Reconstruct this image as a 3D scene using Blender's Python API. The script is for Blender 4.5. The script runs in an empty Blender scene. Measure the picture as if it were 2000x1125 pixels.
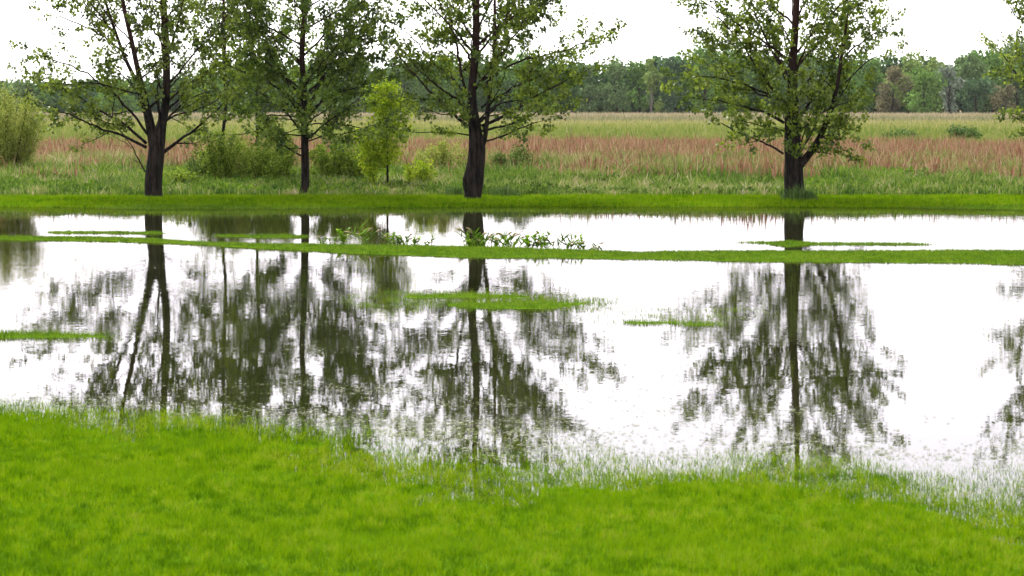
import bpy, math, random
import numpy as np
from mathutils import Vector, Matrix

# ------------------------------------------------------------------ camera, world, sun, exposure
F, H, HY = 4722.0, 2.2, 205.0          # focal length in photo pixels, eye height over the water, horizon row
sc = bpy.context.scene
cam_d = bpy.data.cameras.new('camera'); cam = bpy.data.objects.new('camera', cam_d)
sc.collection.objects.link(cam); sc.camera = cam
cam.location = (0, 0, H); cam.rotation_euler = (math.radians(90), 0, 0)
cam_d.sensor_width = 36; cam_d.lens = F / 2000 * 36
cam_d.shift_y = -(562.5 - HY) / 2000
cam_d.clip_start = 0.5; cam_d.clip_end = 20000
cam_d.dof.use_dof = True; cam_d.dof.focus_distance = 44; cam_d.dof.aperture_fstop = 7.0

SUN_EL, SUN_ROT = math.radians(58), math.radians(-35)
w = bpy.data.worlds.new('World'); sc.world = w; w.use_nodes = True
nt = w.node_tree; bg = nt.nodes['Background']
sky = nt.nodes.new('ShaderNodeTexSky'); sky.sky_type = 'NISHITA'; sky.sun_disc = False
sky.sun_elevation = SUN_EL; sky.sun_rotation = SUN_ROT
sky.air_density = 1.0; sky.dust_density = 1.0; sky.ozone_density = 1.0
hs = nt.nodes.new('ShaderNodeHueSaturation'); hs.inputs['Saturation'].default_value = 0.10
hs.inputs['Value'].default_value = 1.0
nt.links.new(sky.outputs[0], hs.inputs['Color']); nt.links.new(hs.outputs[0], bg.inputs['Color'])
bg.inputs['Strength'].default_value = 0.085
sun_d = bpy.data.lights.new('sun', 'SUN'); sun = bpy.data.objects.new('sun', sun_d); sc.collection.objects.link(sun)
sun_d.energy = 1.5; sun_d.angle = math.radians(14); sun_d.color = (1, .96, .9)
_d = Vector((math.sin(SUN_ROT) * math.cos(SUN_EL), math.cos(SUN_ROT) * math.cos(SUN_EL), math.sin(SUN_EL)))
sun.rotation_euler = _d.to_track_quat('Z', 'Y').to_euler()
sc.view_settings.view_transform = 'Standard'; sc.view_settings.look = 'None'
sc.view_settings.exposure = 2.36; sc.view_settings.gamma = 1.0
sc.cycles.max_bounces = 8; sc.cycles.transmission_bounces = 4; sc.cycles.diffuse_bounces = 3
sc.cycles.glossy_bounces = 3; sc.cycles.volume_bounces = 0; sc.cycles.transparent_max_bounces = 8
sc.cycles.use_denoising = True

rng = np.random.default_rng(7); random.seed(7)
C = sc.collection
TAU = 2 * math.pi

# ------------------------------------------------------------------ small helpers
def vnoise(x, y, seed=0):
    xi = np.floor(x).astype(np.int64); yi = np.floor(y).astype(np.int64)
    fx = x - xi; fy = y - yi; fx = fx * fx * (3 - 2 * fx); fy = fy * fy * (3 - 2 * fy)
    def h(a, b):
        n = (a * 374761393 + b * 668265263 + seed * 1442695041) & 0xffffffff
        n = ((n ^ (n >> 13)) * 1274126177) & 0xffffffff
        return ((n ^ (n >> 16)) & 0xffff) / 65535.0
    return (h(xi, yi) * (1 - fx) + h(xi + 1, yi) * fx) * (1 - fy) + (h(xi, yi + 1) * (1 - fx) + h(xi + 1, yi + 1) * fx) * fy
def fbm(x, y, seed=0, o=3):
    s = 0; a = 1; t = 0
    for i in range(o):
        s = s + a * vnoise(x * 2 ** i, y * 2 ** i, seed + i); t += a; a *= .5
    return s / t

def mesh_np(name, verts, faces, mat, parent=None, attrs=None, smooth=False):
    """faces: list of int arrays (n,k) of constant k"""
    me = bpy.data.meshes.new(name)
    verts = np.asarray(verts, dtype=np.float32).reshape(-1, 3)
    me.vertices.add(len(verts)); me.vertices.foreach_set('co', verts.ravel())
    loops = np.concatenate([f.ravel() for f in faces]).astype(np.int32)
    sizes = np.concatenate([np.full(len(f), f.shape[1], np.int32) for f in faces])
    starts = np.concatenate([[0], np.cumsum(sizes)[:-1]]).astype(np.int32)
    me.loops.add(len(loops)); me.loops.foreach_set('vertex_index', loops)
    me.polygons.add(len(sizes)); me.polygons.foreach_set('loop_start', starts)
    me.polygons.foreach_set('loop_total', sizes)
    if smooth: me.polygons.foreach_set('use_smooth', np.ones(len(sizes), bool))
    for k, v in (attrs or {}).items():
        a = me.attributes.new(k, 'FLOAT', 'POINT'); a.data.foreach_set('value', np.asarray(v, np.float32))
    me.update(); me.validate()
    me.materials.append(mat)
    o = bpy.data.objects.new(name, me); C.objects.link(o)
    if parent is not None: o.parent = parent
    return o
def tag(o, label=None, cat=None, group=None, kind=None):
    if label: o['label'] = label
    if cat: o['category'] = cat
    if group: o['group'] = group
    if kind: o['kind'] = kind
    return o
def thing(name, label, cat, loc, group=None):
    o = bpy.data.objects.new(name, None); C.objects.link(o); o.location = loc
    o.empty_display_size = .2
    return tag(o, label, cat, group)

def pxX(px, Y): return (px - 1000) * Y / F
def pyZ(py, Y): return H - (py - HY) * Y / F
def rowY(py, z=0): return F * (H - z) / (py - HY)

# ------------------------------------------------------------------ materials
def new_mat(name):
    m = bpy.data.materials.new(name); m.use_nodes = True
    n = m.node_tree; n.nodes.clear()
    out = n.nodes.new('ShaderNodeOutputMaterial')
    return m, n, out
def ramp(n, cols):
    r = n.nodes.new('ShaderNodeValToRGB'); e = r.color_ramp.elements
    while len(e) < len(cols): e.new(0.5)
    for i, (p, c) in enumerate(cols):
        e[i].position = p; e[i].color = (*c, 1)
    return r
def leafy(name, cols, trans=.35, gloss=.06, rough=.45, patch=None, attr='tint'):
    """thin leaf or blade: diffuse + translucent + slight sheen, colour by a per-blade number"""
    m, n, out = new_mat(name); L = n.links.new
    a = n.nodes.new('ShaderNodeAttribute'); a.attribute_name = attr
    r = ramp(n, cols); L(a.outputs['Fac'], r.inputs[0]); col = r.outputs[0]
    if patch:
        sx, sy, pc, lo, hi = patch
        g = n.nodes.new('ShaderNodeNewGeometry'); mp = n.nodes.new('ShaderNodeMapping')
        mp.inputs['Scale'].default_value = (sx, sy, .2)
        L(g.outputs['Position'], mp.inputs[0])
        no = n.nodes.new('ShaderNodeTexNoise'); no.inputs['Scale'].default_value = 1; no.inputs['Detail'].default_value = 5
        L(mp.outputs[0], no.inputs[0])
        mr = n.nodes.new('ShaderNodeMapRange'); mr.inputs[1].default_value = lo; mr.inputs[2].default_value = hi
        L(no.outputs['Fac'], mr.inputs[0])
        mx = n.nodes.new('ShaderNodeMix'); mx.data_type = 'RGBA'; mx.inputs['B'].default_value = (*pc, 1)
        L(mr.outputs[0], mx.inputs[0]); L(col, mx.inputs['A']); col = mx.outputs['Result']
    d = n.nodes.new('ShaderNodeBsdfDiffuse'); t = n.nodes.new('ShaderNodeBsdfTranslucent')
    L(col, d.inputs[0]); L(col, t.inputs[0])
    m1 = n.nodes.new('ShaderNodeMixShader'); m1.inputs[0].default_value = trans
    L(d.outputs[0], m1.inputs[1]); L(t.outputs[0], m1.inputs[2])
    gl = n.nodes.new('ShaderNodeBsdfGlossy'); gl.inputs['Roughness'].default_value = rough
    m2 = n.nodes.new('ShaderNodeMixShader'); m2.inputs[0].default_value = gloss
    L(m1.outputs[0], m2.inputs[1]); L(gl.outputs[0], m2.inputs[2]); L(m2.outputs[0], out.inputs[0])
    return m
def bark_mat(name, dark, light, red, zred=(2.2, 5.0)):
    m, n, out = new_mat(name); L = n.links.new
    tc = n.nodes.new('ShaderNodeTexCoord'); mp = n.nodes.new('ShaderNodeMapping')
    mp.inputs['Scale'].default_value = (16, 16, 3); L(tc.outputs['Object'], mp.inputs[0])
    no = n.nodes.new('ShaderNodeTexNoise'); no.inputs['Scale'].default_value = 1; no.inputs['Detail'].default_value = 7
    no.inputs['Roughness'].default_value = .7; L(mp.outputs[0], no.inputs[0])
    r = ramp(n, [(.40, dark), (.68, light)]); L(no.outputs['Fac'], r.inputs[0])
    se = n.nodes.new('ShaderNodeSeparateXYZ'); L(tc.outputs['Object'], se.inputs[0])
    mr = n.nodes.new('ShaderNodeMapRange'); mr.inputs[1].default_value = zred[0]; mr.inputs[2].default_value = zred[1]
    L(se.outputs['Z'], mr.inputs[0])
    mx = n.nodes.new('ShaderNodeMix'); mx.data_type = 'RGBA'; mx.inputs['B'].default_value = (*red, 1)
    L(mr.outputs[0], mx.inputs[0]); L(r.outputs[0], mx.inputs['A'])
    b = n.nodes.new('ShaderNodeBsdfPrincipled'); b.inputs['Roughness'].default_value = .85
    b.inputs['Specular IOR Level'].default_value = .06
    L(mx.outputs['Result'], b.inputs['Base Color'])
    bu = n.nodes.new('ShaderNodeBump'); bu.inputs['Strength'].default_value = 1; bu.inputs['Distance'].default_value = .05
    L(no.outputs['Fac'], bu.inputs['Height']); L(bu.outputs[0], b.inputs['Normal']); L(b.outputs[0], out.inputs[0])
    return m

M_LAWN = leafy('lawn_blades', [(0, (.045, .115, .0005)), (.45, (.135, .250, .001)), (.85, (.215, .315, .0012)), (1, (.26, .30, .03))], .40, .003, .5,
               (.55, 1.3, (.15, .26, .002), .5, .75))
M_ISLE = leafy('shallow_water_grass', [(0, (.055, .115, .003)), (.5, (.115, .205, .004)), (1, (.19, .26, .02))], .35, .015, .5)
M_WEED = leafy('meadow_weeds', [(0, (.026, .07, .010)), (.3, (.085, .16, .018)), (.55, (.17, .25, .035)), (.75, (.27, .31, .09)), (.88, (.36, .28, .15)), (1, (.50, .42, .27))], .35, .012)
M_STRIP = leafy('strip_weeds', [(0, (.09, .19, .008)), (.6, (.17, .31, .012)), (1, (.28, .40, .03))], .45, .012)
M_LIME = leafy('lime_weeds', [(0, (.035, .085, .006)), (.5, (.10, .19, .012)), (1, (.22, .30, .03))], .4, .012)
M_PINK = leafy('reddish_grass', [(0, (.10, .045, .028)), (.33, (.25, .112, .068)), (.68, (.37, .20, .13)), (.83, (.43, .32, .19)), (.9, (.20, .24, .07)), (1, (.12, .18, .04))], .3, .008)
M_YGRN = leafy('yellow_green_grass', [(0, (.07, .15, .02)), (.5, (.215, .245, .05)), (.8, (.32, .30, .11)), (1, (.42, .35, .19))], .3, .008)
M_TAN = leafy('tan_grass', [(0, (.17, .18, .08)), (.4, (.29, .25, .15)), (1, (.42, .33, .24))], .3, .008)
M_BLUE = leafy('bluish_grass', [(0, (.025, .062, .010)), (.6, (.075, .14, .025)), (1, (.17, .23, .07))], .3, .015)
M_LEAF = [leafy('poplar_leaves_%s' % k, c, .45, .03, .4) for k, c in (
    ('first', [(0, (.034, .060, .006)), (.5, (.13, .185, .014)), (.9, (.24, .30, .025)), (1, (.20, .25, .06))]),
    ('second', [(0, (.026, .052, .006)), (.5, (.11, .175, .013)), (.9, (.205, .28, .022)), (1, (.14, .2, .04))]),
    ('third', [(0, (.034, .064, .006)), (.5, (.135, .195, .012)), (.9, (.25, .32, .022)), (1, (.22, .28, .05))]))]
M_SAPL = leafy('sapling_leaves', [(0, (.13, .22, .008)), (.5, (.27, .38, .010)), (1, (.42, .48, .03))], .45, .012)
M_WILLOW = leafy('willow_leaves', [(0, (.13, .19, .02)), (.5, (.28, .33, .05)), (1, (.42, .43, .11))], .35, .012)
M_FRESH = leafy('fresh_leaves', [(0, (.07, .13, .010)), (.5, (.19, .28, .025)), (1, (.34, .42, .06))], .4, .01)
M_SHRUB = leafy('shrub_leaves', [(0, (.028, .060, .008)), (.5, (.08, .14, .018)), (1, (.18, .24, .05))], .35, .012)
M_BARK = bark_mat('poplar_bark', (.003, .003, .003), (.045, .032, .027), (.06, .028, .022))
M_TWIG = bark_mat('twig_bark', (.012, .009, .007), (.035, .025, .02), (.04, .026, .02))
M_DEAD = bark_mat('dead_wood', (.10, .06, .045), (.2, .13, .10), (.2, .13, .1))
M_PALE = bark_mat('pale_bark', (.10, .09, .08), (.2, .18, .16), (.2, .18, .16))
M_STRAW = leafy('straw', [(0, (.30, .20, .12)), (.5, (.48, .36, .23)), (1, (.6, .5, .34))], .3, .008)

M_CLIP = leafy('clippings', [(0, (.08, .10, .03)), (.6, (.18, .20, .09)), (1, (.42, .42, .32))], .2, .02)  # pale end of the ramp paints in foam and the glare of wet grass
# ground: dark wet thatch under the lawn, mixed growth under the meadow
m, n, out = new_mat('ground_soil_and_turf'); L = n.links.new
g = n.nodes.new('ShaderNodeNewGeometry'); se = n.nodes.new('ShaderNodeSeparateXYZ'); L(g.outputs['Position'], se.inputs[0])
n1 = n.nodes.new('ShaderNodeTexNoise'); n1.inputs['Scale'].default_value = 3; n1.inputs['Detail'].default_value = 8
L(g.outputs['Position'], n1.inputs[0])
r1 = ramp(n, [(.3, (.030, .065, .004)), (.7, (.075, .15, .008))]); L(n1.outputs['Fac'], r1.inputs[0])
n2 = n.nodes.new('ShaderNodeTexNoise'); n2.inputs['Scale'].default_value = .6; n2.inputs['Detail'].default_value = 8
L(g.outputs['Position'], n2.inputs[0])
mr = n.nodes.new('ShaderNodeMapRange'); mr.inputs[1].default_value = 55; mr.inputs[2].default_value = 420; L(se.outputs['Y'], mr.inputs[0])
r2 = ramp(n, [(0, (.07, .11, .03)), (.055, (.20, .12, .07)), (.14, (.20, .13, .08)), (.16, (.12, .17, .05)), (.40, (.20, .21, .08)), (.7, (.32, .27, .15))])
L(mr.outputs[0], r2.inputs[0])
mm = n.nodes.new('ShaderNodeMix'); mm.data_type = 'RGBA'; mm.blend_type = 'MULTIPLY'; mm.inputs[0].default_value = .6
L(r2.outputs[0], mm.inputs['A']); L(n2.outputs['Fac'], mm.inputs['B'])
ms = n.nodes.new('ShaderNodeMapRange'); ms.inputs[1].default_value = 54.3; ms.inputs[2].default_value = 55.2; L(se.outputs['Y'], ms.inputs[0])
mx = n.nodes.new('ShaderNodeMix'); mx.data_type = 'RGBA'; L(ms.outputs[0], mx.inputs[0]); L(r1.outputs[0], mx.inputs['A']); L(mm.outputs['Result'], mx.inputs['B'])
d = n.nodes.new('ShaderNodeBsdfDiffuse'); L(mx.outputs['Result'], d.inputs[0])
bu = n.nodes.new('ShaderNodeBump'); bu.inputs['Distance'].default_value = .05; L(n1.outputs['Fac'], bu.inputs['Height']); L(bu.outputs[0], d.inputs['Normal'])
L(d.outputs[0], out.inputs[0]); M_GROUND = m

# water: Fresnel mirror over dark murky body, wind ripples as a perturbed normal (patches of calm and riffle)
m, n, out = new_mat('pond_water'); L = n.links.new
g = n.nodes.new('ShaderNodeNewGeometry'); se = n.nodes.new('ShaderNodeSeparateXYZ'); L(g.outputs['Position'], se.inputs[0])
def slope_noise(scale, stretch, det):
    mp = n.nodes.new('ShaderNodeMapping'); mp.inputs['Scale'].default_value = stretch
    L(g.outputs['Position'], mp.inputs[0])
    no = n.nodes.new('ShaderNodeTexNoise'); no.inputs['Scale'].default_value = scale; no.inputs['Detail'].default_value = det
    L(mp.outputs[0], no.inputs[0])
    s = n.nodes.new('ShaderNodeVectorMath'); s.operation = 'SUBTRACT'; s.inputs[1].default_value = (.5, .5, .5)
    L(no.outputs['Color'], s.inputs[0]); return s.outputs[0]
fine = slope_noise(30, (.6, 1.2, 1), 2); broad = slope_noise(2.2, (.35, 1.6, 1), 2)
rr = ramp(n, [(0, (.010,) * 3), (.18, (.011,) * 3), (.34, (.020,) * 3), (.52, (.033,) * 3), (.62, (.034,) * 3), (.72, (.022,) * 3), (1, (.012,) * 3)])
mr = n.nodes.new('ShaderNodeMapRange'); mr.inputs[1].default_value = 12; mr.inputs[2].default_value = 55; L(se.outputs['Y'], mr.inputs[0])
L(mr.outputs[0], rr.inputs[0])
pn = n.nodes.new('ShaderNodeTexNoise'); pn.inputs['Scale'].default_value = .35; pn.inputs['Detail'].default_value = 3
mp = n.nodes.new('ShaderNodeMapping'); mp.inputs['Scale'].default_value = (.6, 1.6, 1); L(g.outputs['Position'], mp.inputs[0]); L(mp.outputs[0], pn.inputs[0])
pm = n.nodes.new('ShaderNodeMapRange'); pm.inputs[1].default_value = .35; pm.inputs[2].default_value = .65; pm.inputs[3].default_value = .5; pm.inputs[4].default_value = 1.3
L(pn.outputs['Fac'], pm.inputs[0])
k1 = n.nodes.new('ShaderNodeMath'); k1.operation = 'MULTIPLY'; L(rr.outputs[0], k1.inputs[0]); L(pm.outputs[0], k1.inputs[1])
v1 = n.nodes.new('ShaderNodeVectorMath'); v1.operation = 'SCALE'; L(fine, v1.inputs[0]); L(k1.outputs[0], v1.inputs['Scale'])
v2 = n.nodes.new('ShaderNodeVectorMath'); v2.operation = 'SCALE'; L(broad, v2.inputs[0]); v2.inputs['Scale'].default_value = .0045
va = n.nodes.new('ShaderNodeVectorMath'); L(v1.outputs[0], va.inputs[0]); L(v2.outputs[0], va.inputs[1])
vm = n.nodes.new('ShaderNodeVectorMath'); vm.operation = 'MULTIPLY'; vm.inputs[1].default_value = (1, 1, 0); L(va.outputs[0], vm.inputs[0])
vb = n.nodes.new('ShaderNodeVectorMath'); L(vm.outputs[0], vb.inputs[0]); vb.inputs[1].default_value = (0, 0, 1)
vn = n.nodes.new('ShaderNodeVectorMath'); vn.operation = 'NORMALIZE'; L(vb.outputs[0], vn.inputs[0])
fr = n.nodes.new('ShaderNodeFresnel'); fr.inputs['IOR'].default_value = 1.34; L(vn.outputs[0], fr.inputs['Normal'])
gl = n.nodes.new('ShaderNodeBsdfGlossy'); gl.inputs['Roughness'].default_value = .0; L(vn.outputs[0], gl.inputs['Normal'])
gl.inputs['Color'].default_value = (.80, .742, .79, 1)
df = n.nodes.new('ShaderNodeBsdfDiffuse')
wn = ramp(n, [(.35, (.010, .012, .003)), (.65, (.020, .023, .008))]); L(pn.outputs['Fac'], wn.inputs[0]); L(wn.outputs[0], df.inputs[0])
mx = n.nodes.new('ShaderNodeMixShader'); L(fr.outputs[0], mx.inputs[0]); L(df.outputs[0], mx.inputs[1]); L(gl.outputs[0], mx.inputs[2])
L(mx.outputs[0], out.inputs[0]); M_WATER = m

# ------------------------------------------------------------------ terrain
E0 = np.array([(-400, 770), (0, 777), (200, 785), (400, 800), (550, 800), (700, 812), (850, 832), (1000, 845), (1150, 862), (1250, 885), (1350, 887),
               (1420, 868), (1550, 855), (1700, 862), (1780, 892), (1850, 892), (1920, 882), (2000, 868), (2400, 850)], float)
E1 = np.array([(-400, 800), (0, 806), (120, 824), (250, 848), (330, 832), (420, 842), (500, 860), (600, 880), (700, 900), (800, 922), (900, 938), (1000, 940), (1100, 940),
               (1200, 936), (1350, 935), (1500, 930), (1600, 928), (1700, 936), (1750, 948), (1800, 968), (1900, 990), (2000, 1000), (2400, 1020)], float)
ISL = [  # px, top row, bottom row, crest height
    [(-500, 452, 462, .03), (0, 462, 469, .04), (200, 463, 472, .04), (300, 467, 474, .04), (400, 474, 479, .035), (500, 477, 485, .05), (600, 479, 490, .06),
     (750, 481, 497, .075), (900, 483, 502, .08), (1050, 487, 503, .07), (1250, 493, 506, .055), (1500, 492, 511, .07), (1750, 491, 512, .07), (2000, 491, 515, .07), (2500, 488, 520, .07)],
    [(60, 452, 455, -.06), (100, 452, 456, .02), (200, 453, 456, .035), (300, 454, 457, .03), (360, 455, 457, -.06)],
    [(380, 458, 462, -.06), (430, 459, 463, .02), (520, 460, 465, .035), (590, 460, 465, .02), (630, 460, 465, -.06)],
    [(1300, 472, 475, -.05), (1400, 472, 475, -.022), (1480, 472, 476, .02), (1540, 471, 482, .05), (1600, 474, 479, .025), (1700, 475, 479, .02), (1800, 475, 480, .0), (1900, 476, 480, -.03), (2050, 476, 480, -.05)],
    [(740, 573, 583, -.06), (800, 574, 583, .012), (870, 573, 584, .03), (960, 573, 584, .03), (1040, 576, 584, .02), (1075, 577, 585, .0), (1100, 577, 585, -.06)],
    [(800, 586, 598, -.05), (860, 587, 600, .0), (900, 588, 603, .03), (1000, 588, 606, .035), (1080, 588, 605, .03), (1130, 588, 604, .006), (1200, 589, 602, -.012), (1300, 588, 600, -.06)],
    [(1050, 626, 634, -.06), (1150, 625, 634, -.032), (1240, 625, 636, .008), (1330, 626, 638, .02), (1410, 630, 640, .005), (1450, 632, 640, -.06)],
    [(-400, 640, 664, .04), (0, 649, 663, .035), (100, 651, 661, .03), (200, 653, 661, .0), (250, 653, 661, -.06)],
    [(560, 566, 612, -.06), (680, 566, 612, -.005), (800, 564, 614, -.002), (1000, 562, 616, -.002), (1180, 570, 616, -.005), (1350, 584, 612, -.06)],
    [(1020, 588, 640, -.06), (1120, 590, 640, -.014), (1300, 592, 640, -.012), (1480, 592, 634, -.013), (1640, 592, 630, -.06)],
    [(-400, 642, 670, -.004), (200, 642, 672, -.004), (440, 642, 670, -.06)],
    [(850, 562, 568, -.06), (940, 563, 568, -.012), (1060, 565, 570, -.012), (1120, 565, 570, -.06)],
    [(1030, 594, 612, -.06), (1180, 600, 616, -.03), (1350, 598, 610, -.03), (1500, 596, 610, -.035), (1600, 596, 610, -.07)],
    [(400, 700, 712, -.06), (470, 704, 710, -.038), (560, 702, 708, -.038), (620, 702, 708, -.07)],
]
ISL = [np.array(i, float) for i in ISL]
FAR_L = np.array([(-500, 413), (0, 416), (150, 418), (300, 422), (600, 420), (800, 418), (1000, 416), (1500, 417), (1750, 419), (2000, 423), (2500, 426)], float)
def near_t(X, Y):
    """0 where the outermost blades stand in the near pool, 1 where the lawn closes up"""
    px = 1000 + F * X / np.maximum(Y, 3.0)
    y0 = F * H / (np.interp(px, E0[:, 0], E0[:, 1]) - 8 - HY); y1 = F * H / (np.interp(px, E1[:, 0], E1[:, 1]) - 8 - HY)
    t = (y0 - Y) / np.maximum(y0 - y1, .9)
    return t + (fbm(X * 1.4 + 3, Y * 2.2, 15) - .5) * .5
def terrain(X, Y):
    X = np.asarray(X, float); Y = np.asarray(Y, float)
    Ys = np.maximum(Y, 3.0)
    px = 1000 + F * X / Ys
    z = np.full(X.shape, -.16)
    t = near_t(X, Y)
    nz = (fbm(X * .9 + 9, Y * 1.6, 3) - .5); nz2 = fbm(X * 3.2 + 4, Y * 4.5, 13) - .5
    near = np.interp(t, [-3, 0, 1, 2, 3, 8], [-.2, -.014, -.003, .006, .014, .09]) + nz * .009 * np.clip(t, .2, 1) + nz2 * .010 * np.interp(t, [-.2, .8, 1.4, 2.5], [0, 1, 1, .6])
    near = np.where(Y < 10, near + (10 - Y) * .02, near)
    z = np.maximum(z, near)
    for I in ISL:
        yt = F * H / (np.interp(px, I[:, 0], I[:, 1]) - HY); yb = F * H / (np.interp(px, I[:, 0], I[:, 2]) - HY)
        hz = np.interp(px, I[:, 0], I[:, 3], left=I[0, 3] if I[0, 0] < -300 else -.2, right=I[-1, 3] if I is ISL[0] else -.2)
        v = (Y - (yt + yb) / 2) / ((yt - yb) / 2)
        hz = np.where(hz > 0, hz * (.38 if I[0, 1] < 500 else .32), hz)
        zi = hz - np.maximum(hz, .02) * v * v + (fbm(X * 1.3, Y * 2.5, 11) - .5) * .016 + (fbm(X * 5, Y * 7, 12) - .5) * .012
        z = np.maximum(z, zi)
    yf = F * H / (np.interp(px, FAR_L[:, 0], FAR_L[:, 1]) - HY)
    nf = fbm(X * .5, Y * 1.4, 21) - .5
    zf = np.interp(Y - yf, [-1.5, -.1, .25, 1.6, 2.2, 2.9, 3.6, 5.2, 7, 40], [-.14, -.05, -.012, -.013, -.028, -.02, .035, .13, .12, .10]) + nf * .03
    z = np.maximum(z, np.where(Y > 45, zf, -1))
    z = np.where(Y > 56, .11 + (fbm(X * .2, Y * .2, 5) - .5) * .06, z)
    return z

xs = np.unique(np.concatenate([np.arange(-16, 16.01, .12), np.arange(-60, 60.1, 2), np.linspace(-3000, 3000, 61), np.linspace(-300, 300, 61)]))
ys = np.unique(np.concatenate([np.arange(10, 60.01, .12), np.arange(-20, 10, 1), np.arange(60, 120, 3), np.linspace(-600, 4000, 93)]))
XX, YY = np.meshgrid(xs, ys); ZZ = terrain(XX, YY)
nx, ny = len(xs), len(ys)
i = np.arange(nx - 1)[None, :] + np.arange(ny - 1)[:, None] * nx
quads = np.stack([i, i + 1, i + 1 + nx, i + nx], -1).reshape(-1, 4)
ground = mesh_np('ground', np.stack([XX, YY, ZZ], -1), [quads], M_GROUND, smooth=True); tag(ground, kind='structure')
water = mesh_np('water', [(-400, 4, 0), (400, 4, 0), (400, 55, 0), (-400, 55, 0)], [np.array([[0, 1, 2, 3]])], M_WATER); tag(water, kind='structure')

# ------------------------------------------------------------------ blades
def blades(name, X, Y, Z, h, wd, mat, lean=.35, seg=1, tint=None, parent=None, droop=0.0):
    N = len(X); ph = rng.uniform(0, TAU, N); la = rng.uniform(0, TAU, N); ln = np.abs(rng.normal(0, lean, N)) * h
    wx, wy = np.cos(ph) * wd / 2, np.sin(ph) * wd / 2
    B = np.stack([X, Y, Z], -1); W = np.stack([wx, wy, 0 * wx], -1)
    Ld = np.stack([np.cos(la) * ln, np.sin(la) * ln, 0 * ln], -1); up = np.zeros((N, 3)); up[:, 2] = h
    if tint is None: tint = rng.random(N)
    if seg == 1:
        V = np.stack([B - W, B + W, B + Ld + up], 1); k = 3
        f = [np.arange(N * 3).reshape(N, 3)]
    else:
        mid = B + Ld * .3 + up * .55; tip = B + Ld + up * (1 - droop * rng.random((N, 1)))
        V = np.stack([B - W, B + W, mid + W * .8, mid - W * .8, tip], 1); k = 5
        b = np.arange(N)[:, None] * 5
        f = [np.concatenate([b + 0, b + 1, b + 2, b + 3], 1), np.concatenate([b + 3, b + 2, b + 4], 1)]
    return mesh_np(name, V.reshape(-1, 3), f, mat, parent, {'tint': np.repeat(tint, k)})
def scatter(y0, y1, dens, marg=1.22, extra=.8):
    """random points over the stretch of ground the view takes in (and a margin either side)"""
    wmax = y1 * 1000 / F * marg + extra; N = int(dens * 2 * wmax * (y1 - y0))
    X = rng.uniform(-wmax, wmax, N); Y = rng.uniform(y0, y1, N)
    k = np.abs(X) < Y * 1000 / F * marg + extra
    return X[k], Y[k]
def lawn(name, y0, y1, dens, hh, wd, mat, label):
    X, Y = scatter(y0, y1, dens); Z = terrain(X, Y)
    cl = fbm(X * 2.2, Y * 1.6, 33, 4)
    h = hh * np.clip(rng.normal(1, .25, len(X)), .4, 1.9) * (.35 + .6 * cl + .75 * fbm(X * 13, Y * 8, 38, 2))
    tn = np.clip(rng.normal(.42, .2, len(X)) + (cl - .5) * .4 + (fbm(X * 8, Y * 5, 35) - .5) * .4 + (fbm(X * 19, Y * 11, 37, 2) - .5) * 1.2 + (fbm(X * .5, Y * .9, 36) - .5) * .5, 0, 1)
    dry = np.clip((Z + .0) / .02, 0, 1)
    # in the water only part of the stand is left
    p_ = np.interp(Z, [-.03, -.015, -.004, .006], [.03, .12, .38, 1])
    if y0 < 12: p_ = np.interp(near_t(X, Y), [-.3, 0, .35, .75, 1.1, 1.9], [.0, .06, .2, .48, .78, 1]) * np.interp(Z, [-.02, -.004, .002], [.7, .9, 1])
    if y0 < 12: h = h * np.interp(near_t(X, Y), [.2, 1.6], [.72, 1])
    keep = (Z + h > .004) & (rng.random(len(X)) < p_)
    clump = fbm(X * 3, Y * 3, 41)
    if y0 > 12: keep &= (Z > .0) | (clump > .40)
    X, Y, Z, h, tn = X[keep], Y[keep], Z[keep], h[keep], tn[keep]
    o = blades(name, X, Y, Z - .004, h, wd * rng.uniform(.7, 1.3, len(X)), mat, .45, tint=tn)
    return tag(o, label, 'grass', kind='stuff')
lawn('lawn_grass', 9.5, 20.5, 8500, .036, .0046, M_LAWN, 'bright green mown lawn in the foreground running into the water')
lawn('shallow_water_grass', 20.5, 32, 3000, .036, .006, M_ISLE, 'low patches of grass standing in the middle of the near pool')
lawn('strip_grass', 32, 47, 2800, .034, .007, M_ISLE, 'long thin green strips of grass dividing the flooded pools')
lawn('margin_grass', 47, 51.7, 1500, .05, .010, M_ISLE, 'duller wet grass standing in the water along the far shore')
lawn('bank_grass', 51.7, 54.9, 1900, .06, .010, M_LAWN, 'bright green mown bank at the foot of the poplars')

# ------------------------------------------------------------------ meadow
def meadow(name, y0, y1, dens, hfun, wd, mat, label, seg=2, lean=.35, mask=None, tintf=None, marg=1.2):
    X, Y = scatter(y0, y1, dens, marg, 2)
    if mask is not None:
        k = mask(X, Y); X, Y = X[k], Y[k]
    Z = terrain(X, Y); h = hfun(X, Y) * rng.uniform(.5, 1.2, len(X))
    t = rng.random(len(X)) if tintf is None else np.clip(tintf(X, Y) + rng.normal(0, .2, len(X)), 0, 1)
    o = blades(name, X, Y, Z - .02, h, wd * rng.uniform(.6, 1.4, len(X)), mat, lean, seg, t, droop=.35)
    return tag(o, label, 'grass', kind='stuff')
hw = lambda X, Y: np.interp(Y, [54.6, 56, 60, 66, 75], [.2, .32, .46, .58, .6]) * (.35 + 1.3 * fbm(X * 1.1, Y * .7, 51, 4))
px_ = lambda X, Y: 1000 + F * X / Y
meadow('meadow_weeds', 54.7, 78, 330, hw, .026, M_WEED, 'mixed green weeds and straw behind the row of poplars', lean=.5,
       tintf=lambda X, Y: -.05 + .75 * fbm(X * .5, Y * .35, 61) + .9 * (fbm(X * 2.6, Y * 1.2, 62) - .35))
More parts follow.
